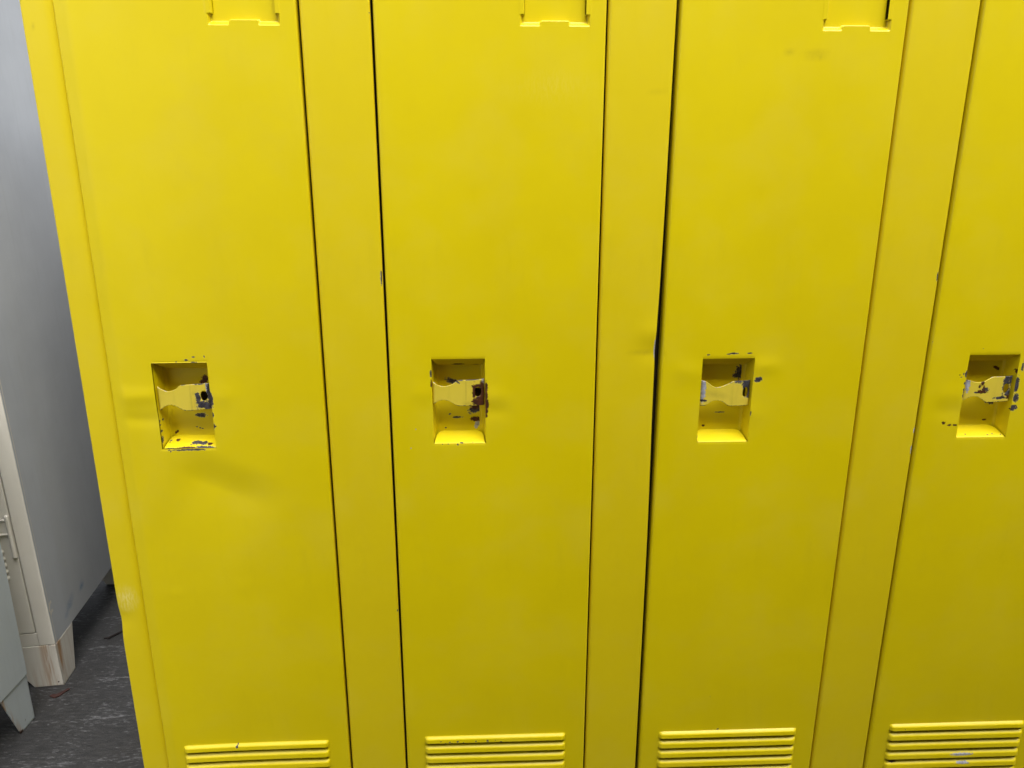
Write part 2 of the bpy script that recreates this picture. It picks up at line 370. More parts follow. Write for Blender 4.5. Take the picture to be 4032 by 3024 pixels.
def door_dents(i, u, z):
    h = waves(u, z, 40 + i, 0.00035)
    edge = sstep(0, 0.02, u) * (1 - sstep(DOOR_W - 0.02, DOOR_W, u))
    if i == 0:
        h = h + 0.0065 * np.exp(-u / .09)
        h += ridge(u, z, (0.012, 1.052), (0.060, 1.052), 0.012, 0.0013, .012, .012)
        h -= ridge(u, z, (0.014, 1.020), (0.060, 1.017), 0.010, 0.0010, .012, .012)
        h += ridge(u, z, (0.135, 1.050), (0.165, 1.050), 0.014, 0.0008, .010, .016)
        # the sheet drops away below a soft line running down from the latch corner
        p0, dd = np.array((0.118, 0.972)), np.array((0.905, -0.425))
        tt = (u - p0[0]) * dd[0] + (z - p0[1]) * dd[1]
        nn = -((u - p0[0]) * -dd[1] + (z - p0[1]) * dd[0])
        h -= .0034 * sstep(-.004, .050, nn) * np.exp(-np.clip(nn - .050, 0, 1) / .070) * sstep(-.045, .015, tt) * (1 - sstep(.06, .14, tt))
        h += bump(u, z, (0.050, 0.752), 0.006, 0.003, -0.0006) + bump(u, z, (0.050, 0.747), 0.016, 0.008, 0.0005)
        h += bump(u, z, (0.147, 0.760), 0.006, 0.003, -0.0005) + bump(u, z, (0.147, 0.755), 0.016, 0.008, 0.0004)
    elif i == 1:
        h += ridge(u, z, (0.030, 1.050), (0.060, 1.050), 0.013, 0.0006, .012, .010)
        h += ridge(u, z, (0.133, 1.045), (0.160, 1.045), 0.012, 0.0008, .008, .014)
        h -= ridge(u, z, (0.133, 1.022), (0.165, 1.022), 0.010, 0.0006, .008, .014)
        for cx, cz in ((.060, .9995), (.033, 1.2745), (.021, 1.212)):
            h += bump(u, z, (cx, cz), .0014, .0014, .0004)
    elif i == 2:
        h += ridge(u, z, (0.020, 1.080), (0.060, 1.074), 0.014, 0.0007, .012, .010)
        h += ridge(u, z, (0.133, 1.085), (0.165, 1.085), 0.012, 0.0011, .008, .016)
        h += ridge(u, z, (0.130, 1.015), (0.150, 1.012), 0.012, 0.0006, .008, .014)
    else:
        h += ridge(u, z, (0.020, 1.040), (0.060, 1.040), 0.014, 0.0006, .012, .010)
        h -= ridge(u, z, (0.020, 1.015), (0.060, 1.012), 0.012, 0.0006, .012, .010)
    return h * (0.35 + 0.65 * edge)

def louver_h(k, u, z, dz):
    zt = LZT - dz - k * LP + (0.0012 if k else 0)
    zl = LZT - dz - 0.0120 - k * LP
    t = (zt - z)                                   # distance below the top of this louver
    rise = np.clip(sstep(-.0012, 0.0046, t) * 1.09 - .04, 0, 1) * (LH - 0.0006) + np.clip((t - 0.0036) / (zt - zl - 0.0036), 0, 1) * 0.0008
    lip = 1 - 0.30 * sstep(zt - zl - 0.0020, zt - zl, t)
    on = (z >= zl - 1e-7) & (z <= zt)
    e = np.clip(np.minimum(u - LX0, LX1 - u) / 0.0065, 0, 1)
    e = np.sqrt(np.clip(1 - (1 - e) ** 2, 0, 1))
    return np.where(on, rise * lip * e, 0)

SLX0, SLX1 = 0.1812, 0.2675                      # label recess
def label_h(u, z, dz):
    b0, b1 = 1.5231 - dz, 1.5290 - dz
    top1, top0 = 1.6000 - dz, 1.5940 - dz
    side = np.minimum(sstep(SLX0, SLX0 + .0028, u), 1 - sstep(SLX1 - .0028, SLX1, u))
    ver = np.minimum(sstep(b0, b1, z), 1 - sstep(top0, top1, z))
    d = -0.0058 * np.minimum(side, ver)
    fl = (z > 1.5368 - dz) & (z < 1.580 - dz) & ((u < 0.1866) | (u > 0.2626))     # side flanges stay flush
    d = np.where(fl, 0.0003, d)
    r = .003
    tx = np.maximum(np.maximum(0.2056 + r - u, u - (0.2424 - r)), 0)
    tz = np.maximum(z - (1.5300 - dz - r), 0)
    tab = (np.hypot(tx, tz) <= r + 1e-6) & (z > b0 - .002)
    d = np.where(tab, 0.0, d)
    ins = (u > SLX0 - .0012) & (u < SLX1 + .0012) & (z > b0 - .0012) & (z < top1 + .0012)
    return np.where(ins, d, 0), ins

DOOR_LABELS = [
    'yellow door with a badly chipped bottom latch ledge and a creased face beside the latch',
    'yellow door with rust-brown flaking around its latch hole',
    'yellow door with a dark bare patch above its latch strap',
    'yellow door with chips scattered down both sides of its latch',
]

def make_door(i):
    ox = DOOR_X[i]
    dz = DROP[i]
    rows = SPOTS[i]
    lz_b = LZT - dz - NL * LP
    lips = [LZT - dz - 0.0120 - k * LP for k in range(NL)]
    tops = [LZT - dz - k * LP + (0.0012 if k else 0) for k in range(NL)]
    us = lines(0.0022, DOOR_W - 0.0022, 0.006,
               [(LX0 - .001, LX0 + .008, .0011), (LX1 - .008, LX1 + .001, .0011), (.012, PX0, .0020),
                (PX0 - .012, PX1 + .016, .0011), (SLX0 - .002, .2085, .0009), (.239, SLX1 + .002, .0009)],
               (PX0, PX1, 0.1865, 0.1867, 0.1872, 0.2620, 0.2625, 0.2627))
    zs = lines(DZ0 + .0022, DZ1 - .0022, 0.006,
               [(lz_b - .002, LZT - dz + .002, .0009), (0.895, PZ0 - .02, .003), (PZ0 - .012, PZ1 + .012, .0011),
                (1.5212 - dz, 1.5395 - dz, .0007)],
               tuple([PZ0 - dz, PZ1 - dz, 1.5367 - dz, 1.5369 - dz] + lips + [l - .00012 for l in lips] + tops))
    # folded border
    R, FL = 0.0022, 0.019
    bx = [(0.0, FL), (0.0, .014), (0.0, .006), (0.0, R)] + [(R * (1 - math.cos(a)), R * (1 - math.sin(a))) for a in (math.radians(30), math.radians(60))]
    RLX, RLY = (.0022, .0022) if i == 0 else (.0030, .0085)
    bl = [(0.0, FL), (0.0, .0145), (0.0, RLY)] + [(RLX * (1 - math.cos(math.radians(a))), RLY * (1 - math.sin(math.radians(a)))) for a in (15, 30, 45, 60, 75)]
    us = np.array([bl[-1][0] + .0004 if False else q for q in us if q > RLX + .0003])
    us = np.concatenate([[RLX], us])
    xa = np.array([p[0] for p in bl] + list(us) + [DOOR_W - p[0] for p in bx[::-1]])
    xd = np.array([p[1] for p in bl] + [0] * len(us) + [p[1] for p in bx[::-1]])
    za = np.array([DZ0 + p[0] for p in bx] + list(zs) + [DZ1 - p[0] for p in bx[::-1]])
    zd = np.array([p[1] for p in bx] + [0] * len(zs) + [p[1] for p in bx[::-1]])
    U, Z = np.meshgrid(xa, za)
    Dp = np.maximum(xd[None, :], zd[:, None])
    flat = Dp < 1e-9
    h = door_dents(i, U, Z)
    near = (U > PX0 - .014) & (U < PX1 + .014) & (Z > PZ0 - .016) & (Z < PZ1 + .014)
    # the face rolls softly over the bottom and top of the latch opening
    inx = (U > PX0 - .0005) & (U < PX1 + .0005)
    h -= np.where(inx, 0.0004 * (1 - sstep(0, .0035, (PZ0 - dz) - Z)) * ((PZ0 - dz) >= Z), 0)
    h -= np.where(inx, 0.0004 * (1 - sstep(0, .0035, Z - (PZ1 - dz))) * ((PZ1 - dz) <= Z), 0)
    lab, lab_in = label_h(U, Z, dz)
    h += lab
    lv = np.zeros(U.shape, int) - 1
    for k in range(NL):
        h += louver_h(k, U, Z, dz)
    V = np.stack([U, Dp - h, Z], axis=-1)
    F = gridfaces(len(za), len(xa))
    Vf = V.reshape(-1, 3)
    Dpf = Dp.ravel()
    cu = U.ravel()[F].mean(1)
    cz = Z.ravel()[F].mean(1)
    slit = (cz > 1.5372 - dz) & (cz < 1.580 - dz) & (((cu > .1866) & (cu < .1872)) | ((cu > .2620) & (cu < .26255)))
    hole = slit | (cu > PX0) & (cu < PX1) & (cz > PZ0 - dz) & (cz < PZ1 - dz)
    reg = np.zeros(len(F), int)
    for k in range(NL):
        m = (cu > LX0) & (cu < LX1) & (cz < tops[k]) & (cz > lips[k] - .0001)
        reg[m] = 10 + k
        slot = (cu > LX0 + .003) & (cu < LX1 - .003) & (cz < lips[k]) & (cz > lips[k] - .0045)
        hole |= slot
    reg[lab_in.ravel()[F].all(1)] = 5
    A = blob_attrs(rows, 'd', U.ravel() * 1000, Z.ravel() * 1000)

    def piece(name, mask, parent, loc):
        f = F[mask]
        idx, inv = np.unique(f, return_inverse=True)
        o = mesh_obj(name, Vf[idx], inv.reshape(-1, 4), YELLOW, parent, loc, {k2: a[idx] for k2, a in A.items()})
        o.data.materials.append(GAP_SHADE)
        o.data.polygons.foreach_set('material_index', (Dpf[f].max(1) > (.016 if i != 2 else .030)).astype(np.int32))  # deepest border faces take the painted gap shade
        return o
    door = piece('door', (reg == 0) & ~hole, bank, L(ox, 0, 0))
    door['label'] = DOOR_LABELS[i]
    for k in range(NL):
        piece('louver', (reg == 10 + k) & ~hole, door, (0, 0, 0))
    piece('label_slot', (reg == 5) & ~hole, door, (0, 0, 0))
    make_pocket(i, door, dz, rows)
    make_strap(i, door, dz, rows)
    return door

def make_pocket(i, door, dz, rows):
    z0, z1 = PZ0 - dz, PZ1 - dz
    vs, fs, at = [], [], {k: [] for k in ('chip', 'rust', 'wear', 'stain', 'pale')}
    nv = 0
    def add(P, a):
        nonlocal nv
        ny, nx = P.shape[:2]
        vs.append(P.reshape(-1, 3))
        fs.append(gridfaces(ny, nx) + nv)
        for k in at:
            at[k].append(a[k].ravel())
        nv += ny * nx
    dr = 0.0042                                   # draft of the side walls
    ze0, ze1 = z0 - .004, z1 + .004
    zz = np.arange(ze0, ze1, .0010)
    # left wall, rounded into the back, right wall: one swept section
    yy = np.linspace(0.0004, PD - .003, 22)
    sec = [(PX0 - .0006 + dr * y / PD, y, 'l') for y in yy]
    r = .004
    for a in np.linspace(0.25, math.pi / 2, 5):
        sec.append((PX0 + dr + r * (1 - math.cos(a)) - .0006, PD - r + r * math.sin(a), 'l'))
    xb = np.arange(PX0 + dr + r, PX1 - dr - r, .0010)
    sec += [(x, PD, 'b') for x in xb]
    for a in np.linspace(math.pi / 2, 0.25, 5):
        sec.append((PX1 - dr - r * (1 - math.cos(a)) + .0006, PD - r + r * math.sin(a), 'r'))
    sec += [(PX1 + .0006 - dr * y / PD, y, 'r') for y in yy[::-1]]
    X = np.array([s[0] for s in sec]); Y = np.array([s[1] for s in sec]); K = np.array([s[2] for s in sec])
    XX, ZZ = np.meshgrid(X, zz)
    YY = np.broadcast_to(Y, XX.shape)
    a = {k: np.zeros(XX.shape, np.float32) for k in at}
    for wh in 'lbr':
        m = K == wh
        uu = (XX if wh == 'b' else YY)[:, m] * 1000
        b = blob_attrs(rows, wh, uu, ZZ[:, m] * 1000)
        for k in at:
            a[k][:, m] = b[k]
    add(np.stack([XX, YY, ZZ], -1), a)
    # bottom ledge and top lip: the two folded flaps, inner corners rounded off
    for wh, zb, slope in (('f', z0, .37), ('t', z1, -.55)):
        n = 34
        t = np.linspace(0, 1, n)
        yv = PD * t - 0.0002
        rr = 0.012 if wh == 'f' else 0.006
        inset = 0.0010 + (dr - .0004) * t
        c = np.clip((yv - (PD - rr)) / rr, 0, 1)
        inset = inset + rr * .8 * (1 - np.sqrt(1 - c * c * .998))
        s = np.linspace(0, 1, 70)
        XX = (PX0 + inset)[:, None] * (1 - s)[None, :] + (PX1 - inset)[:, None] * s[None, :]
        YY = np.repeat(yv[:, None], 70, 1)
        roll = 0.0008 * np.exp(-(np.maximum(YY, 0) / .002))
        ZZ = zb + slope * np.maximum(YY, 0) + (-roll if wh == 'f' else roll) + (0.0007 if wh == 'f' else -.0007)
        # start flush with the rolled edge of the face
        YY = YY + 0.0004 * np.exp(-(np.maximum(YY, 0) / .002))
        a = blob_attrs(rows, wh, XX * 1000, YY * 1000)
        add(np.stack([XX, YY, ZZ], -1), a)
    Vp, Fp = np.concatenate(vs), np.concatenate(fs)
    c = Vp[Fp].mean(1)
    zc = z1 - .0497
    keep = ~((c[:, 1] > PD - .006) & (c[:, 0] > PX0 + .048) & (c[:, 2] > zc - .016) & (c[:, 2] < zc - .0005))   # bolt slot behind the strap
    Fp = Fp[keep]
    o = mesh_obj('latch_pocket', Vp, Fp, YELLOW, door, (0, 0, 0),
                 {k: np.concatenate(v) for k, v in at.items()})
    return o

STRAPS = [
    (50.3, (0, 8, 14, 21, 27, 31, 34, 40, 74), (15.5, 11, 8.3, 9.4, 11.6, 16, 17.7, 17.9, 19), (0, 1, 6, 11, 16, 22, 28, 34, 38, 74), (19.3, 19, 15, 11.8, 10.5, 11.4, 15, 18.8, 19.3, 18)),
    (49.9, (0, 6, 11, 16, 22, 29, 34, 38, 74), (16.3, 12.3, 10.3, 9.5, 10.6, 13.5, 18, 19, 19), (0, 5, 10, 16, 22, 27, 32, 37, 74), (16.2, 12.8, 10.3, 9.6, 11, 14, 17.3, 19, 19)),
    (52.3, (0, 7, 12, 17, 22, 28, 34, 40, 46, 74), (19.4, 18.5, 14.8, 10.8, 8.8, 9.7, 12, 14.8, 18.2, 18), (0, 8, 12, 17, 23, 29, 35, 40, 44, 74), (17.6, 17.6, 14.3, 10.8, 9.4, 10.3, 13.1, 17.5, 18.6, 18.8)),
    (52.3, (0, 8, 14, 21, 28, 34, 39, 74), (15, 13.6, 11.5, 10.8, 12, 15.7, 19, 19), (0, 6, 12, 19, 25, 30, 35, 74), (16.7, 12.5, 10, 9.6, 11.5, 15.7, 18.8, 18.8)),
]
def make_strap(i, door, dz, rows):
    # hand-cut outlines differ from strap to strap: distance of upper and lower edge from the middle line (mm)
    drop, up_u, up_h, lo_u, lo_h = STRAPS[i]
    zc = PZ1 - dz - drop * MM
    W = PX1 - PX0 - 0.0012
    du = .0006
    u = np.arange(0, W + 1e-9, du)
    def edge(a, b):
        e = np.interp(u, np.array(a) * MM, np.array(b) * MM)
        return np.convolve(np.pad(e, 3, mode='edge'), np.ones(7) / 7, 'valid')
    hu_, hl_ = edge(up_u, up_h), edge(lo_u, lo_h)
    m = 58
    t = np.linspace(-1, 1, m)
    Uu = np.repeat(u[:, None], m, 1)
    Zz = zc + np.where(t[None, :] > 0, hu_[:, None] * t[None, :], hl_[:, None] * t[None, :])
    T = np.broadcast_to(t[None, :], Uu.shape)
    # section: rolled in at the left, flat, folded back past the crease, rolled in at the right
    y = np.zeros_like(u)
    rl = .0042
    k = u < rl
    y[k] = rl - np.sqrt(np.maximum(rl ** 2 - (rl - u[k]) ** 2, 0))
    k = u > .047
    y[k] += (u[k] - .047) * .14
    k = u > W - .0045
    q = (u[k] - (W - .0045)) / .0045
    y[k] += .0050 * (1 - np.sqrt(np.maximum(1 - q ** 2, 0)))
    y += 0.0008
    y += 0.0006 * np.sin(u / W * math.pi * 1.0) * -1
    Yy = np.repeat(y[:, None], m, 1)
    if i == 2:
        Yy = Yy + 0.0010
    X = PX0 + .0006 + Uu
    V = np.stack([X, Yy, Zz], -1)
    F = gridfaces(len(u), m)[:, ::-1]
    Vf = V.reshape(-1, 3)
    c = Vf[F].mean(1)
    hu = PX0 + .0640 if i != 2 else PX0 + .0665
    hole = ((c[:, 0] - hu) / .0049) ** 2 + ((c[:, 2] - (zc + .0010)) / .0074) ** 2 < 1
    F = F[~hole]
    A = blob_attrs(rows, 's', X.ravel() * 1000, Zz.ravel() * 1000)
    # rims painted in: shade line along lower edge, bright worn line along upper
    Tr = T.ravel()
    A['chip'] = np.maximum(A['chip'], np.where(Tr < -.955, .47, 0)).astype(np.float32)
    A['wear'] = np.maximum(A['wear'], np.where(Tr > .975, .44, 0)).astype(np.float32)
    idx, inv = np.unique(F, return_inverse=True)
    o = mesh_obj('latch_strap', Vf[idx], inv.reshape(-1, 4), YELLOW_STRAP, door, (0, 0, 0),
                 {k2: a[idx] for k2, a in A.items()})
    so = o.modifiers.new('gauge', 'SOLIDIFY')
    so.thickness = 0.0020
    so.offset = -1.0
    return o

for i in range(4):
    make_door(i)

# upright frame posts between the doors
GAP = [0.0030, 0.0030, 0.0030, 0.0030]
def make_post(x0, x1, idx, left_free=False, right_free=False):
    """one folded steel post seen from the front, x0..x1, with the door stop behind it"""
    y0, fl = 0.0020, 0.030
    def rolled(rx, ry):
        return [(0, fl), (0, ry + .003), (0, ry)] + [(rx * (1 - math.cos(math.radians(a))), ry * (1 - math.sin(math.radians(a)))) for a in (15, 30, 45, 60, 75)]
    secl = rolled(.0016 if left_free else .0044, .0016 if left_free else .0052)
    secr = rolled(.0170 if idx == 0 else .0040, .0036 if idx == 0 else .0022)
    w = x1 - x0
    inner = np.linspace(.0044, w - (.0171 if idx == 0 else .0042), 16)
    full = [(x, d, 0) for x, d in secl] + [(x, 0, 0) for x in inner] + [(w - x, d, 1) for x, d in secr[::-1]]
    xs = np.array([p[0] for p in full]); ds = np.array([p[1] for p in full])
    zs = np.arange(BANK_Z0 + .004, BANK_Z1 - .003, .006)
    X, Z = np.meshgrid(xs, zs)
    Dd = np.broadcast_to(ds, X.shape).copy()
    s = X / w
    if idx == 2:                                    # right edge knocked out of line, with a small buckle
        X = X - s * (0.0030 * np.exp(-((Z - 1.06) / .16) ** 2) + 0.0008 * np.exp(-((Z - 1.115) / .03) ** 2))
        Dd -= 0.0012 * sstep(.5, 1, s) * (np.exp(-((Z - 1.135) / .014) ** 2) - np.exp(-((Z - 1.105) / .012) ** 2))
        X = X + s * 0.0012 * sstep(1.3, 1.7, Z)
    if idx == 0:
        X = X + (1 - s) * 0.0014 * np.exp(-((Z - .695) / .020) ** 2)
        Dd += 0.0016 * np.exp(-((Z - .700) / .020) ** 2) * np.exp(-(s / .5) ** 2)
    Dd -= waves(X + x0, Z, 70 + idx, .00022) * (Dd < .001)
    V = np.stack([X, Dd, Z], -1).reshape(-1, 3)
    F = gridfaces(len(zs), len(xs))
    rows = []
    if idx == 1: rows += [('d', w * 1000 - 2.2, 1213, .6, 8, 'w', 0), ('d', w*1000 - 1.8, 1213, .6, 8, 'c', 0), ('d', w*1000-1.2, 880, .7, 1.2, 'c', 0), ('d', w*1000-1.2, 705, .7, 1.2, 'c', 0), ('d', w*1000-1.0, 1540, .8, 1.6, 'c', 0)]
    if idx == 2: rows += [('d', w * 1000 - 3.4, 1110, 1.5, 13, 'w', 0), ('d', w*1000 - 2.6, 1107, .6, 5, 'c', 0), ('d', w*1000 - 2.4, 1060, .5, 6, 'o', 0), ('d', w*1000-16, 1106, 7, 1.0, 'o', 0), ('d', w*1000-26, 1105, 9, 2, 'o', 0), ('d', 66, 1050, 1.2, .8, 'c', 0), ('d', 66, 1450, 9, 1.2, 'o', 0), ('d', 72, 1462, 1.4, 1.6, 'c', 0), ('d', w*1000-1.2, 1541, .9, 1.5, 'c', 0)]
    if idx == 3: rows += [('d', w*1000 - 1.5, 1210, .9, 5, 'c', 0), ('d', w*1000 - 1.2, 1000, .9, 1.2, 'c', 0), ('d', w*1000-1.2, 985, .9, 4, 'w', 0), ('d', w*1000-1.4, 955, .9, 5, 'w', 0), ('d', w*1000-1.6, 905, .9, 1.2, 'c', 0), ('d', w*1000-1.8, 870, .9, 1.4, 'c', 0), ('d', w*1000-12, 1128, 1.2, .8, 'w', 0), ('d', w*1000-40, 790, .9, .9, 'c', 0), ('d', 7, 585, .8, .8, 'c', 0)]
    if idx == 0: rows += [('d', 14, 735, 9, 11, 'y', 0), ('d', 12, 1520, 1, 1, 'o', 0), ('d', 20, 1000, 1.2, .8, 'c', 0), ('d', 12, 905, 1.0, .7, 'c', 0), ('d', 11, 880, .9, .8, 'c', 0)]
    A = blob_attrs(rows, 'd', X.ravel() * 1000, Z.ravel() * 1000)
    # door stop strip set well back behind the two doors
    a, b = (-0.001 if left_free else -.016), (w + .001 if right_free else w + .016)
    n0 = len(V)
    zlo, zhi = zs[0] + .012, zs[-1] - .012
    V = np.concatenate([V, np.array([(a, fl - .004, zlo), (b, fl - .004, zlo), (b, fl - .004, zhi), (a, fl - .004, zhi)])])
    F = np.concatenate([F, np.array([[n0, n0 + 1, n0 + 2, n0 + 3]])])
    A = {k2: np.concatenate([v, np.zeros(4, np.float32)]) for k2, v in A.items()}
    o = mesh_obj('frame_post', V, F, YELLOW_POST, bank, L(x0, y0, 0), A)
    o.data.materials.append(GAP_SHADE)
    dark = (V[:, 1][F].min(1) > .0035) & ((V[:, 0][F].mean(1) > w / 2) | (V[:, 1][F].min(1) > .0054))  # post flanges and stop strip take the painted gap shade
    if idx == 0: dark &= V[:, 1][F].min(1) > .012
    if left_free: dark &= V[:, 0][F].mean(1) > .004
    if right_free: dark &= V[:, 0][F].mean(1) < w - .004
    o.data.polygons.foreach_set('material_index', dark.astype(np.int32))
    return o

post_x = [(BANK_X0, DOOR_X[0] - .0014)]
for i in range(3):
    post_x.append((DOOR_X[i] + DOOR_W + (.0042 if i == 2 else .0030), DOOR_X[i + 1] - (.0052 if i == 1 else .0030)))
post_x.append((DOOR_X[3] + DOOR_W + .003, BANK_X1))
for k, (a, b) in enumerate(post_x):
    make_post(a, b, k, k == 0, k == 4)

# cabinet carcass, front rails and feet
mb = MB()
yb = 0.031
mb.box((BANK_X0, yb, BANK_Z0), (BANK_X0 + .0012, DEPTH, BANK_Z1))
mb.box((BANK_X1 - .0012, yb, BANK_Z0), (BANK_X1, DEPTH, BANK_Z1))
mb.box((BANK_X0 + .0012, DEPTH - .0012, BANK_Z0), (BANK_X1 - .0012, DEPTH, BANK_Z1))
mb.box((BANK_X0 + .0012, yb, BANK_Z0), (BANK_X1 - .0012, DEPTH - .0012, BANK_Z0 + .0012))
mb.box((BANK_X0 + .0012, yb, BANK_Z1 - .0012), (BANK_X1 - .0012, DEPTH - .0012, BANK_Z1))
for i in range(3):                                     # partitions between compartments
    xm = (DOOR_X[i] + DOOR_W + DOOR_X[i + 1]) / 2
    mb.box((xm - .0006, yb + .002, BANK_Z0 + .0012), (xm + .0006, DEPTH - .0012, BANK_Z1 - .0012))
mb.build('cabinet_body', YELLOW_POST, bank, L(0, 0, 0))
for (za, zb) in ((BANK_Z0, DZ0 - .003), (DZ1 + .003, BANK_Z1)):
    mb = MB()
    for i in range(4):
        mb.box((DOOR_X[i] - .0025, 0.0022, za + .003), (DOOR_X[i] + DOOR_W + .0025, 0.0282, zb - .002))
    mb.build('frame_rail', YELLOW_POST, bank, L(0, 0, 0), bevel=.0012)
def foot(parent, mat, x, y, sx, sy, h, wf, ws, cf, cs, L_=None, attrs=False):
    """pressed corner foot: two plates meeting at the corner, free ends cut back to a point on the floor"""
    mb = MB()
    t = .002
    mb.prism([(x, y, .0), (x + sx*wf, y, .0), (x + sx*(wf + cf), y, .045), (x + sx*(wf + cf), y, h), (x, y, h)], (0, sy * t, 0))
    mb.prism([(x, y + sy*t, .0), (x, y + sy*ws, .0), (x, y + sy*(ws + cs), h), (x, y + sy*t, h)], (sx * t, 0, 0))
    return mb
for x, sx in ((BANK_X0 + .001, 1), (DOOR_X[2] - .06, 1), (BANK_X1 - .001, -1)):
    for y, sy in ((.033, 1), (DEPTH - .002, -1)):
        foot(bank, YELLOW_POST, x, y, sx, sy, BANK_Z0, .06, .06, .02, .03).build('leg', YELLOW_POST, bank, L(0, 0, 0))

# ------------------------------------------------------------------ grey lockers behind
def grid_panel(p0, eu, ev, nu, nv):
    """flat grid from corner p0 along vectors eu, ev"""
    s, t = np.linspace(0, 1, nu), np.linspace(0, 1, nv)
    P = np.array(p0)[None, None] + t[:, None, None] * np.array(ev)[None, None] + s[None, :, None] * np.array(eu)[None, None]
    return P

def grey_locker_behind():
    # local frame: origin on the floor under the right front corner, x to the right, y back
    g = empty('grey_locker', (-1.0123, 0.7862, 0), (0, math.radians(-1.25), math.radians(5.3)))
    tag(g, 'warm grey steel locker with rust-streaked foot standing behind the yellow bank', 'locker', 'grey lockers behind the yellow bank')
    W, Dp, H, B = .385, .53, 1.95, .127
    # right side panel, gently oil-canned, with blue scuffs and a bolt dimple
    P = grid_panel((0, 0, B), (0, Dp, 0), (0, 0, H - B), 60, 160)
    Y, Z = P[..., 1], P[..., 2]
    hx = waves(Y * 1.2, Z * .6, 11, .0012) * sstep(0, .05, Y)
    dim = np.hypot((Y - .024), (Z - .230))
    hx += .0016 * np.exp(-(dim / .006) ** 2) - .001 * np.exp(-((dim - .011) / .004) ** 2)
    hx -= .0008 * np.exp(-((Y - .006) / .004) ** 2)
    P = P.copy(); P[..., 0] = hx
    A = {k: np.zeros(Y.shape, np.float32) for k in ('rust', 'chip', 'blue')}
    for y, z, ry, rz in ((.197, .186, .015, .010), (.110, .178, .022, .008), (.130, .190, .02, .006), (.085, .166, .016, .006)):
        A['blue'] = np.maximum(A['blue'], np.clip(1.25 - np.hypot((Y - y) / ry, (Z - z) / rz), 0, 1))
    A['rust'] = np.clip(1 - np.hypot(Y / .02, (Z - B) / .012), 0, 1)
    A['chip'] = np.clip(.62 - np.hypot((Y - .012) / .004, (Z - .765) / .003) * .3, 0, 1)
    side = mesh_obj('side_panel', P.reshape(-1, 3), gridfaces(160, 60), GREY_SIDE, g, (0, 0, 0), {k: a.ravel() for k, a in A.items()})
    mb = MB()
    mb.box((-W, .003, B), (-W + .001, Dp, H))
    mb.box((-W + .001, Dp - .001, B), (-.001, Dp, H))
    mb.box((-W + .001, .003, B), (-.001, Dp - .001, B + .001))
    mb.box((-W + .001, .003, H - .001), (-.001, Dp - .001, H))
    mb.build('cabinet_body', GREY_SIDE, g)
    # front frame posts and rails
    for xa, xb in ((-.0405, -.0004), (-W + .0004, -W + .0405)):
        mb = MB(); mb.box((xa, -.0012, B), (xb, .026, H - .001)); mb.build('frame_post', GREY_FRONT, g, bevel=.0022)
    for za, zb in ((B + .0006, .164), (H - .04, H - .0016)):
        mb = MB(); mb.box((-W + .041, -.0002, za), (-.041, .022, zb)); mb.build('frame_rail', GREY_FRONT, g, bevel=.0012)
    # door
    dx0, dx1 = -W + .0435, -.0438
    mb = MB(); mb.box((dx0, -.0005, .1672), (dx1, .016, H - .043))
    door = mb.build('door', GREY_FRONT, g, bevel=.0018)
    for k in range(5):
        z = .4155 - k * .0187
        pts = []
        n = 9
        mb = MB()
        for sgn in (0,):
            xs = [dx0 + .055, dx0 + .060, -.084, -.0775, -.0735]
            am = [0, .8, 1, .75, 0]
            prof = [(0, 0), (-.003, -.0045), (-.0055, -.0075), (-.0090, -.0080), (-.0125, -.0070), (-.0135, 0)]
            vs, fs = [], []
            for x, a in zip(xs, am):
                vs += [(x, -.0004 + y * a, z + zz) for zz, y in prof]
            m = len(prof)
            for p in range(len(xs) - 1):
                for q in range(m - 1):
                    fs.append((p*m+q, p*m+q+1, (p+1)*m+q+1, (p+1)*m+q))
            mb.add(vs, fs)
        mb.build('louver', GREY_FRONT, door, smooth=True)
    hx = -.0478
    mb = MB()
    mb.tube((hx, -.0045, .4515), (hx, -.0045, .5060), .0052, 18, dome=.004)
    mb.tube((hx, -.0045, .3925), (hx, -.0045, .4508), .0052, 18)
    mb.box((hx - .07, -.0030, .4585), (hx - .003, -.0012, .4925))
    for zc in (.4960, .4570):
        mb.tube((hx - .07, -.0038, zc), (hx - .002, -.0038, zc), .0027, 12)
    o = mb.build('hinge', GREY_FRONT, door, smooth=False)
    # corner foot, rusty where it meets the frame
    def plate(corner, eu, wid_bottom, chamfer, h, ch_h, mat, name, rust):
        n, m = 40, 44
        t = np.linspace(0, 1, m)
        z = h * t
        wid = wid_bottom + chamfer * np.clip(z / ch_h, 0, 1)
        s = np.linspace(0, 1, n)
        D = s[None, :] * wid[:, None]
        Zg = np.repeat(z[:, None], n, 1)
        P = np.zeros(D.shape + (3,))
        P[..., 0] = corner[0] + eu[0] * D
        P[..., 1] = corner[1] + eu[1] * D
        P[..., 2] = Zg
        return P, D, Zg
    Pf, Df, Zf = plate((0, -.0006), (-1, 0), .074, .030, B - .0005, .045, None, None, 0)
    Ps, Ds, Zs = plate((0, -.0006), (0, 1), .073, .034, B - .0005, B, None, None, 0)
    rf = np.clip(1.1 - np.abs(Df - .026) / .020, 0, 1) * sstep(-.05, .09, Zf) + .28 * sstep(.10, .0, Zf) + np.clip(1 - np.hypot(Df / .02, (Zf - B) / .006), 0, 1)
    rs = np.clip(1.1 - np.abs(Ds - .012) / .016, 0, 1) * sstep(0, .11, Zs) + .45 * np.clip(1 - Ds / .10, 0, 1)
    V = np.concatenate([Pf.reshape(-1, 3), Ps.reshape(-1, 3)])
    nF = Pf.shape[0] * Pf.shape[1]
    F = np.concatenate([gridfaces(*Pf.shape[:2])[:, ::-1], gridfaces(*Ps.shape[:2]) + nF])
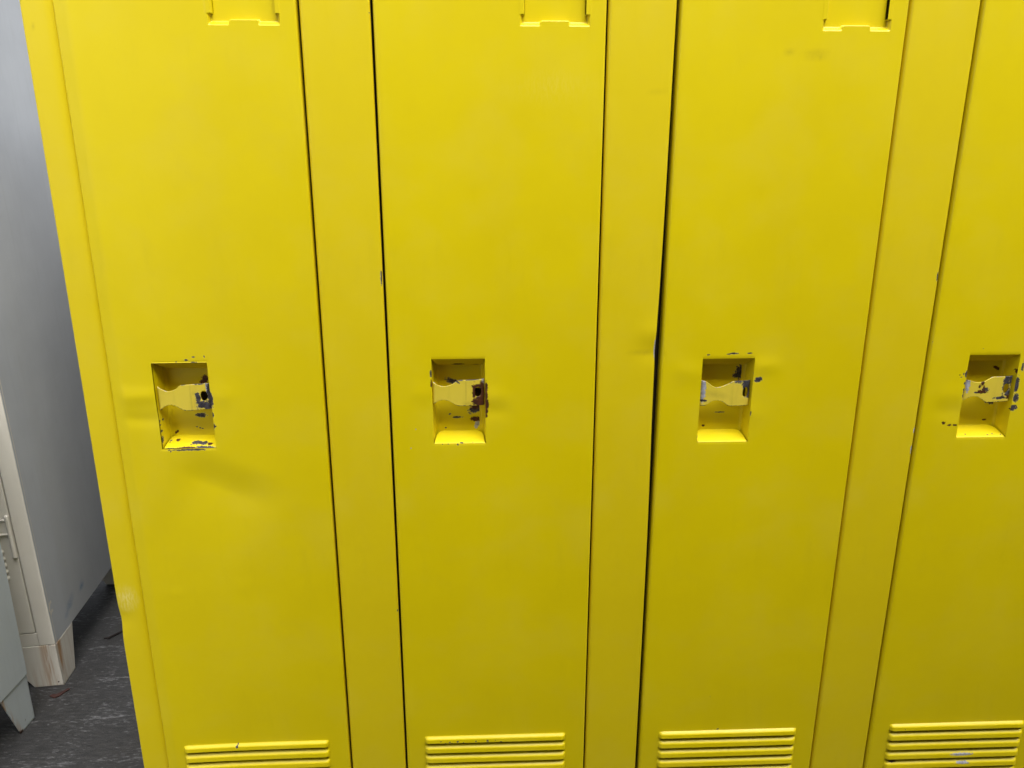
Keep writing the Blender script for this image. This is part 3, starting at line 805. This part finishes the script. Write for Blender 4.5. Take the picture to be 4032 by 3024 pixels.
    ch = np.concatenate([np.maximum(np.clip(.7 - np.hypot((Df - .012) / .004, (Zf - .012) / .003) * .3, 0, 1), np.clip(.66 - np.hypot((Df - .016) / .010, (Zf - B) / .0025) * .25, 0, 1)).ravel(),
                         np.clip(.62 - np.hypot(Ds / .006, (Zs - B) / .005) * .3, 0, 1).ravel()])
    o = mesh_obj('leg', V, F, GREY_FRONT, g, (0, 0, 0), {'rust': np.clip(np.concatenate([rf.ravel(), rs.ravel()]), 0, 1), 'chip': ch}, smooth=False)
    so = o.modifiers.new('gauge', 'SOLIDIFY'); so.thickness = .002; so.offset = -1
    for x, y, sx, sy in ((-W, 0, 1, 1), (-W, Dp, 1, -1), (-.001, Dp, -1, -1)):
        foot(g, GREY_SIDE, x, y, sx, sy, B - .001, .074, .073, .03, .034).build('leg', GREY_FRONT, g)
    return g
grey_locker_behind()

def grey_locker_near():
    # local frame: origin on the floor under the right rear corner; the locker runs towards the camera
    g = empty('grey_locker', (-1.0218, 0.6588, 0), (0, math.radians(0.0), math.radians(-1.5)))
    tag(g, 'blue-grey steel locker showing only its side and pointed foot at the left edge', 'locker', 'grey lockers behind the yellow bank')
    W, Dp, H, B = .38, .40, .95, .131
    Xl = .0035
    P = grid_panel((Xl, -Dp, B), (0, Dp, 0), (0, 0, H - B), 50, 150)
    Y, Z = P[..., 1], P[..., 2]
    P = P.copy()
    P[..., 0] = Xl + waves(Y, Z * .6, 23, .0008) - .0025 * np.clip((Z - B), 0, 1) * 0
    A = {'rust': np.zeros(Y.shape, np.float32), 'chip': np.clip(.56 - np.hypot((Y + .008) / .006, (Z - B) / .003) * .2, 0, 1), 'blue': np.zeros(Y.shape, np.float32)}
    mesh_obj('side_panel', P.reshape(-1, 3), gridfaces(150, 50), GREY_B, g, (0, 0, 0), {k: a.ravel() for k, a in A.items()})
    mb = MB()
    mb.box((-W, -Dp, B), (-W + .001, 0, H))
    mb.box((-W + .001, -.001, B), (Xl, 0, H))
    mb.box((-W + .001, -Dp, B), (Xl, -.0012, B + .001))
    mb.box((-W + .001, -Dp, H - .001), (Xl, -.0012, H))
    mb.build('cabinet_body', GREY_B, g)
    mb = MB()
    mb.box((-W + .001, -Dp, B + .001), (Xl - .001, -Dp + .018, H - .001))
    mb.build('door', GREY_B, g, bevel=.002)
    # pointed corner foot
    n = 30
    t = np.linspace(0, 1, n); z = (B - .001) * t
    wid = .058 + .046 * t
    s = np.linspace(0, 1, n)
    D = s[None, :] * wid[:, None]
    Zg = np.repeat(z[:, None], n, 1)
    P = np.stack([np.full(D.shape, .0005), -D, Zg], -1)
    edge = (wid[:, None] - D)
    ru = np.clip(1.2 - edge / .012, 0, 1)
    ch = np.maximum(np.clip(.75 - np.hypot(edge / .012, Zg / .012) * .3, 0, 1), np.clip(.6 - np.hypot((D - .035) / .003, (Zg - .022) / .009) * .3, 0, 1))
    o = mesh_obj('leg', P.reshape(-1, 3), gridfaces(n, n)[:, ::-1], GREY_B, g, (0, 0, 0), {'rust': ru.ravel(), 'chip': ch.ravel()}, smooth=False)
    so = o.modifiers.new('gauge', 'SOLIDIFY'); so.thickness = .003; so.offset = -1
    for x, y, sx, sy in ((-W, 0, 1, -1), (-W, -Dp, 1, 1), (-.001, -Dp, -1, 1)):
        foot(g, GREY_B, x, y, sx, sy, B - .001, .06, .058, .03, .046).build('leg', GREY_B, g)
    return g
grey_locker_near()

# ------------------------------------------------------------------ ground
def ground_mat():
    m, nt, b = new_mat('scuffed_dark_asphalt')
    v = objcoord(nt)
    big = noise(nt, v, 6.0, 5.0, 0.6)
    st = noise(nt, objcoord(nt, scale=(26, 120, 1)), 1.0, 6.0, 0.68)
    fine = noise(nt, v, 420.0, 3.0, 0.6)
    c = mix(nt, ramp(nt, st, 0.3, 0.72), (0.018, 0.018, 0.0185), (0.044, 0.043, 0.0435))
    c = mix(nt, math_(nt, 'MULTIPLY', ramp(nt, big, 0.45, 0.75), 0.5), c, (0.040, 0.037, 0.034))
    c = mix(nt, math_(nt, 'MULTIPLY', ramp(nt, fine, 0.55, 0.8), 0.35), c, (0.075, 0.074, 0.076))
    # pale scraped residue, in dashes lying along x, thickest along three rows
    dash = noise(nt, objcoord(nt, scale=(48, 150, 1), loc=(3.1, 1.7, 0)), 1.0, 5.0, 0.72)
    patch = noise(nt, objcoord(nt, loc=(.3, .2, 0)), 11.0, 3.0, 0.5)
    sep = N(nt, 'ShaderNodeSeparateXYZ'); link(nt, v, sep.inputs[0])
    wob = math_(nt, 'MULTIPLY', math_(nt, 'SUBTRACT', noise(nt, v, 9.0, 2.0), 0.5), 0.030)
    yy = math_(nt, 'ADD', math_(nt, 'MULTIPLY_ADD', sep.outputs[0], -0.075, sep.outputs[1]), wob)
    yy = math_(nt, 'ADD', yy, -0.715)
    band = math_(nt, 'PINGPONG', yy, 0.0775)
    row = math_(nt, 'MULTIPLY', ramp(nt, band, 0.010, 0.0, 0.0, 1.0), 0.085)
    th = math_(nt, 'ADD', math_(nt, 'ADD', dash, row), math_(nt, 'MULTIPLY', math_(nt, 'SUBTRACT', patch, 0.5), 0.36))
    pale = ramp(nt, th, 0.53, 0.76)
    c = mix(nt, math_(nt, 'MULTIPLY', pale, 0.55), c, (0.27, 0.27, 0.285))
    link(nt, c, b.inputs['Base Color'])
    rr = math_(nt, 'MULTIPLY_ADD', st, 0.35, 0.45)
    link(nt, rr, b.inputs['Roughness'])
    bp = N(nt, 'ShaderNodeBump')
    bp.inputs['Strength'].default_value = 0.55
    bp.inputs['Distance'].default_value = 0.004
    link(nt, math_(nt, 'ADD', math_(nt, 'ADD', st, math_(nt, 'MULTIPLY', fine, 0.5)), math_(nt, 'MULTIPLY', pale, 0.25)), bp.inputs['Height'])
    link(nt, bp.outputs[0], b.inputs['Normal'])
    return m
g = mesh_obj('ground', [(-80, -80, 0), (80, -80, 0), (80, 80, 0), (-80, 80, 0)], [(0, 1, 2, 3)], ground_mat(), smooth=False)
tag(g, kind='structure')

# flake of dark red scale and a bit of twig lying on the ground
mb = MB()
pts = [(-.020, -.004), (-.006, -.010), (.004, -.004), (.012, .012), (.020, .024), (.012, .026), (.002, .014), (-.006, .004), (-.016, .003)]
mb.prism([(x, y, .0006 + .002 * abs(x) / .02) for x, y in pts], (0, 0, .0022))
o = mb.build('rust_flake', FLAKE, None, (-1.0052, .7400, 0))
tag(o, 'dark red flake lying on the ground in front of the rusty foot', 'debris')
mb = MB()
mb.tube((-.030, -.052, .0035), (-.010, -.030, .0045), .0032, 8)
mb.tube((-.010, -.030, .0045), (.012, .004, .0040), .0028, 8)
mb.tube((.012, .004, .0040), (.050, .040, .0035), .0024, 8)
mb.tube((-.030, -.052, .0035), (-.042, -.052, .0030), .0024, 8)
o = mb.build('twig', TWIG, None, (-.960, 1.045, 0), smooth=True)
tag(o, 'thin dark twig on the ground beside the yellow bank', 'twig')

# ------------------------------------------------------------------ light
SUN_EL, SUN_AZ = math.radians(56), math.radians(160)      # azimuth clockwise from +Y: behind the camera, to its right
w = bpy.data.worlds.new('World')
scene.world = w
w.use_nodes = True
nt = w.node_tree
for n in list(nt.nodes):
    nt.nodes.remove(n)
sky = N(nt, 'ShaderNodeTexSky', sky_type='NISHITA')
sky.sun_disc = False
sky.sun_elevation = SUN_EL
sky.sun_rotation = SUN_AZ
sky.air_density = 1.0
sky.dust_density = 4.0
sky.ozone_density = 1.0
hs = N(nt, 'ShaderNodeHueSaturation')
hs.inputs['Saturation'].default_value = 0.25
hs.inputs['Value'].default_value = 1.65
link(nt, sky.outputs[0], hs.inputs['Color'])
bg = N(nt, 'ShaderNodeBackground')
bg.inputs['Strength'].default_value = 0.15
link(nt, hs.outputs[0], bg.inputs['Color'])
wo = N(nt, 'ShaderNodeOutputWorld')
link(nt, bg.outputs[0], wo.inputs[0])

sd = bpy.data.lights.new('sun', 'SUN')
sd.energy = 5.0
sd.angle = math.radians(52)
sd.color = (1.0, 0.97, 0.92)
so = bpy.data.objects.new('sun', sd)
d = Vector((math.sin(SUN_AZ) * math.cos(SUN_EL), math.cos(SUN_AZ) * math.cos(SUN_EL), math.sin(SUN_EL)))
so.rotation_euler = (-d).to_track_quat('-Z', 'Y').to_euler()
so.location = d * 20
col.objects.link(so)

# unseen block added behind the camera to keep low sky off the lower doors
mb = MB()
mb.box((-0.85, -1.86, 0), (9.0, -1.62, 3.30))
o = mb.build('unseen_sky_blocker', simple('sky_blocker_grey', (0.07, 0.068, 0.064), 0.9, scale=2.5), None)
tag(o, kind='structure')


# unseen walls added behind the bank to darken the grey locker's side
mb = MB()
mb.box((-0.80, 0.86, 0), (6.0, 1.02, 1.50))
mb.box((-0.80, 1.021, 0), (-0.64, 3.4, 1.50))
o = mb.build('unseen_side_blocker', simple('side_blocker_grey', (0.15, 0.145, 0.13), 0.8, scale=2.5), None)
tag(o, kind='structure')

# ------------------------------------------------------------------ camera
cd = bpy.data.cameras.new('camera')
cd.sensor_fit = 'HORIZONTAL'
cd.sensor_width = 36.0
cd.lens = 3030.07 / 4032 * 36.0
cd.clip_start = 0.02
cd.clip_end = 500
cam = bpy.data.objects.new('camera', cd)
p, y, r = -.2827, .0394, -.0004
cp, sp, cy, sy = math.cos(p), math.sin(p), math.cos(y), math.sin(y)
f = Vector((sy * cp, cy * cp, sp))
r0 = Vector((cy, -sy, 0))
u0 = r0.cross(f)
rt = r0 * math.cos(r) + u0 * math.sin(r)
up = -r0 * math.sin(r) + u0 * math.cos(r)
M = Matrix((rt, up, -f)).transposed().to_4x4()
M.translation = Vector((.12988, -1.03575, 1.36388))
cam.matrix_world = M
col.objects.link(cam)
scene.camera = cam

scene.render.engine = 'CYCLES'
scene.cycles.use_denoising = True
scene.cycles.max_bounces = 8
scene.view_settings.view_transform = 'Standard'
scene.view_settings.look = 'None'
scene.view_settings.exposure = 0
scene.view_settings.gamma = 1
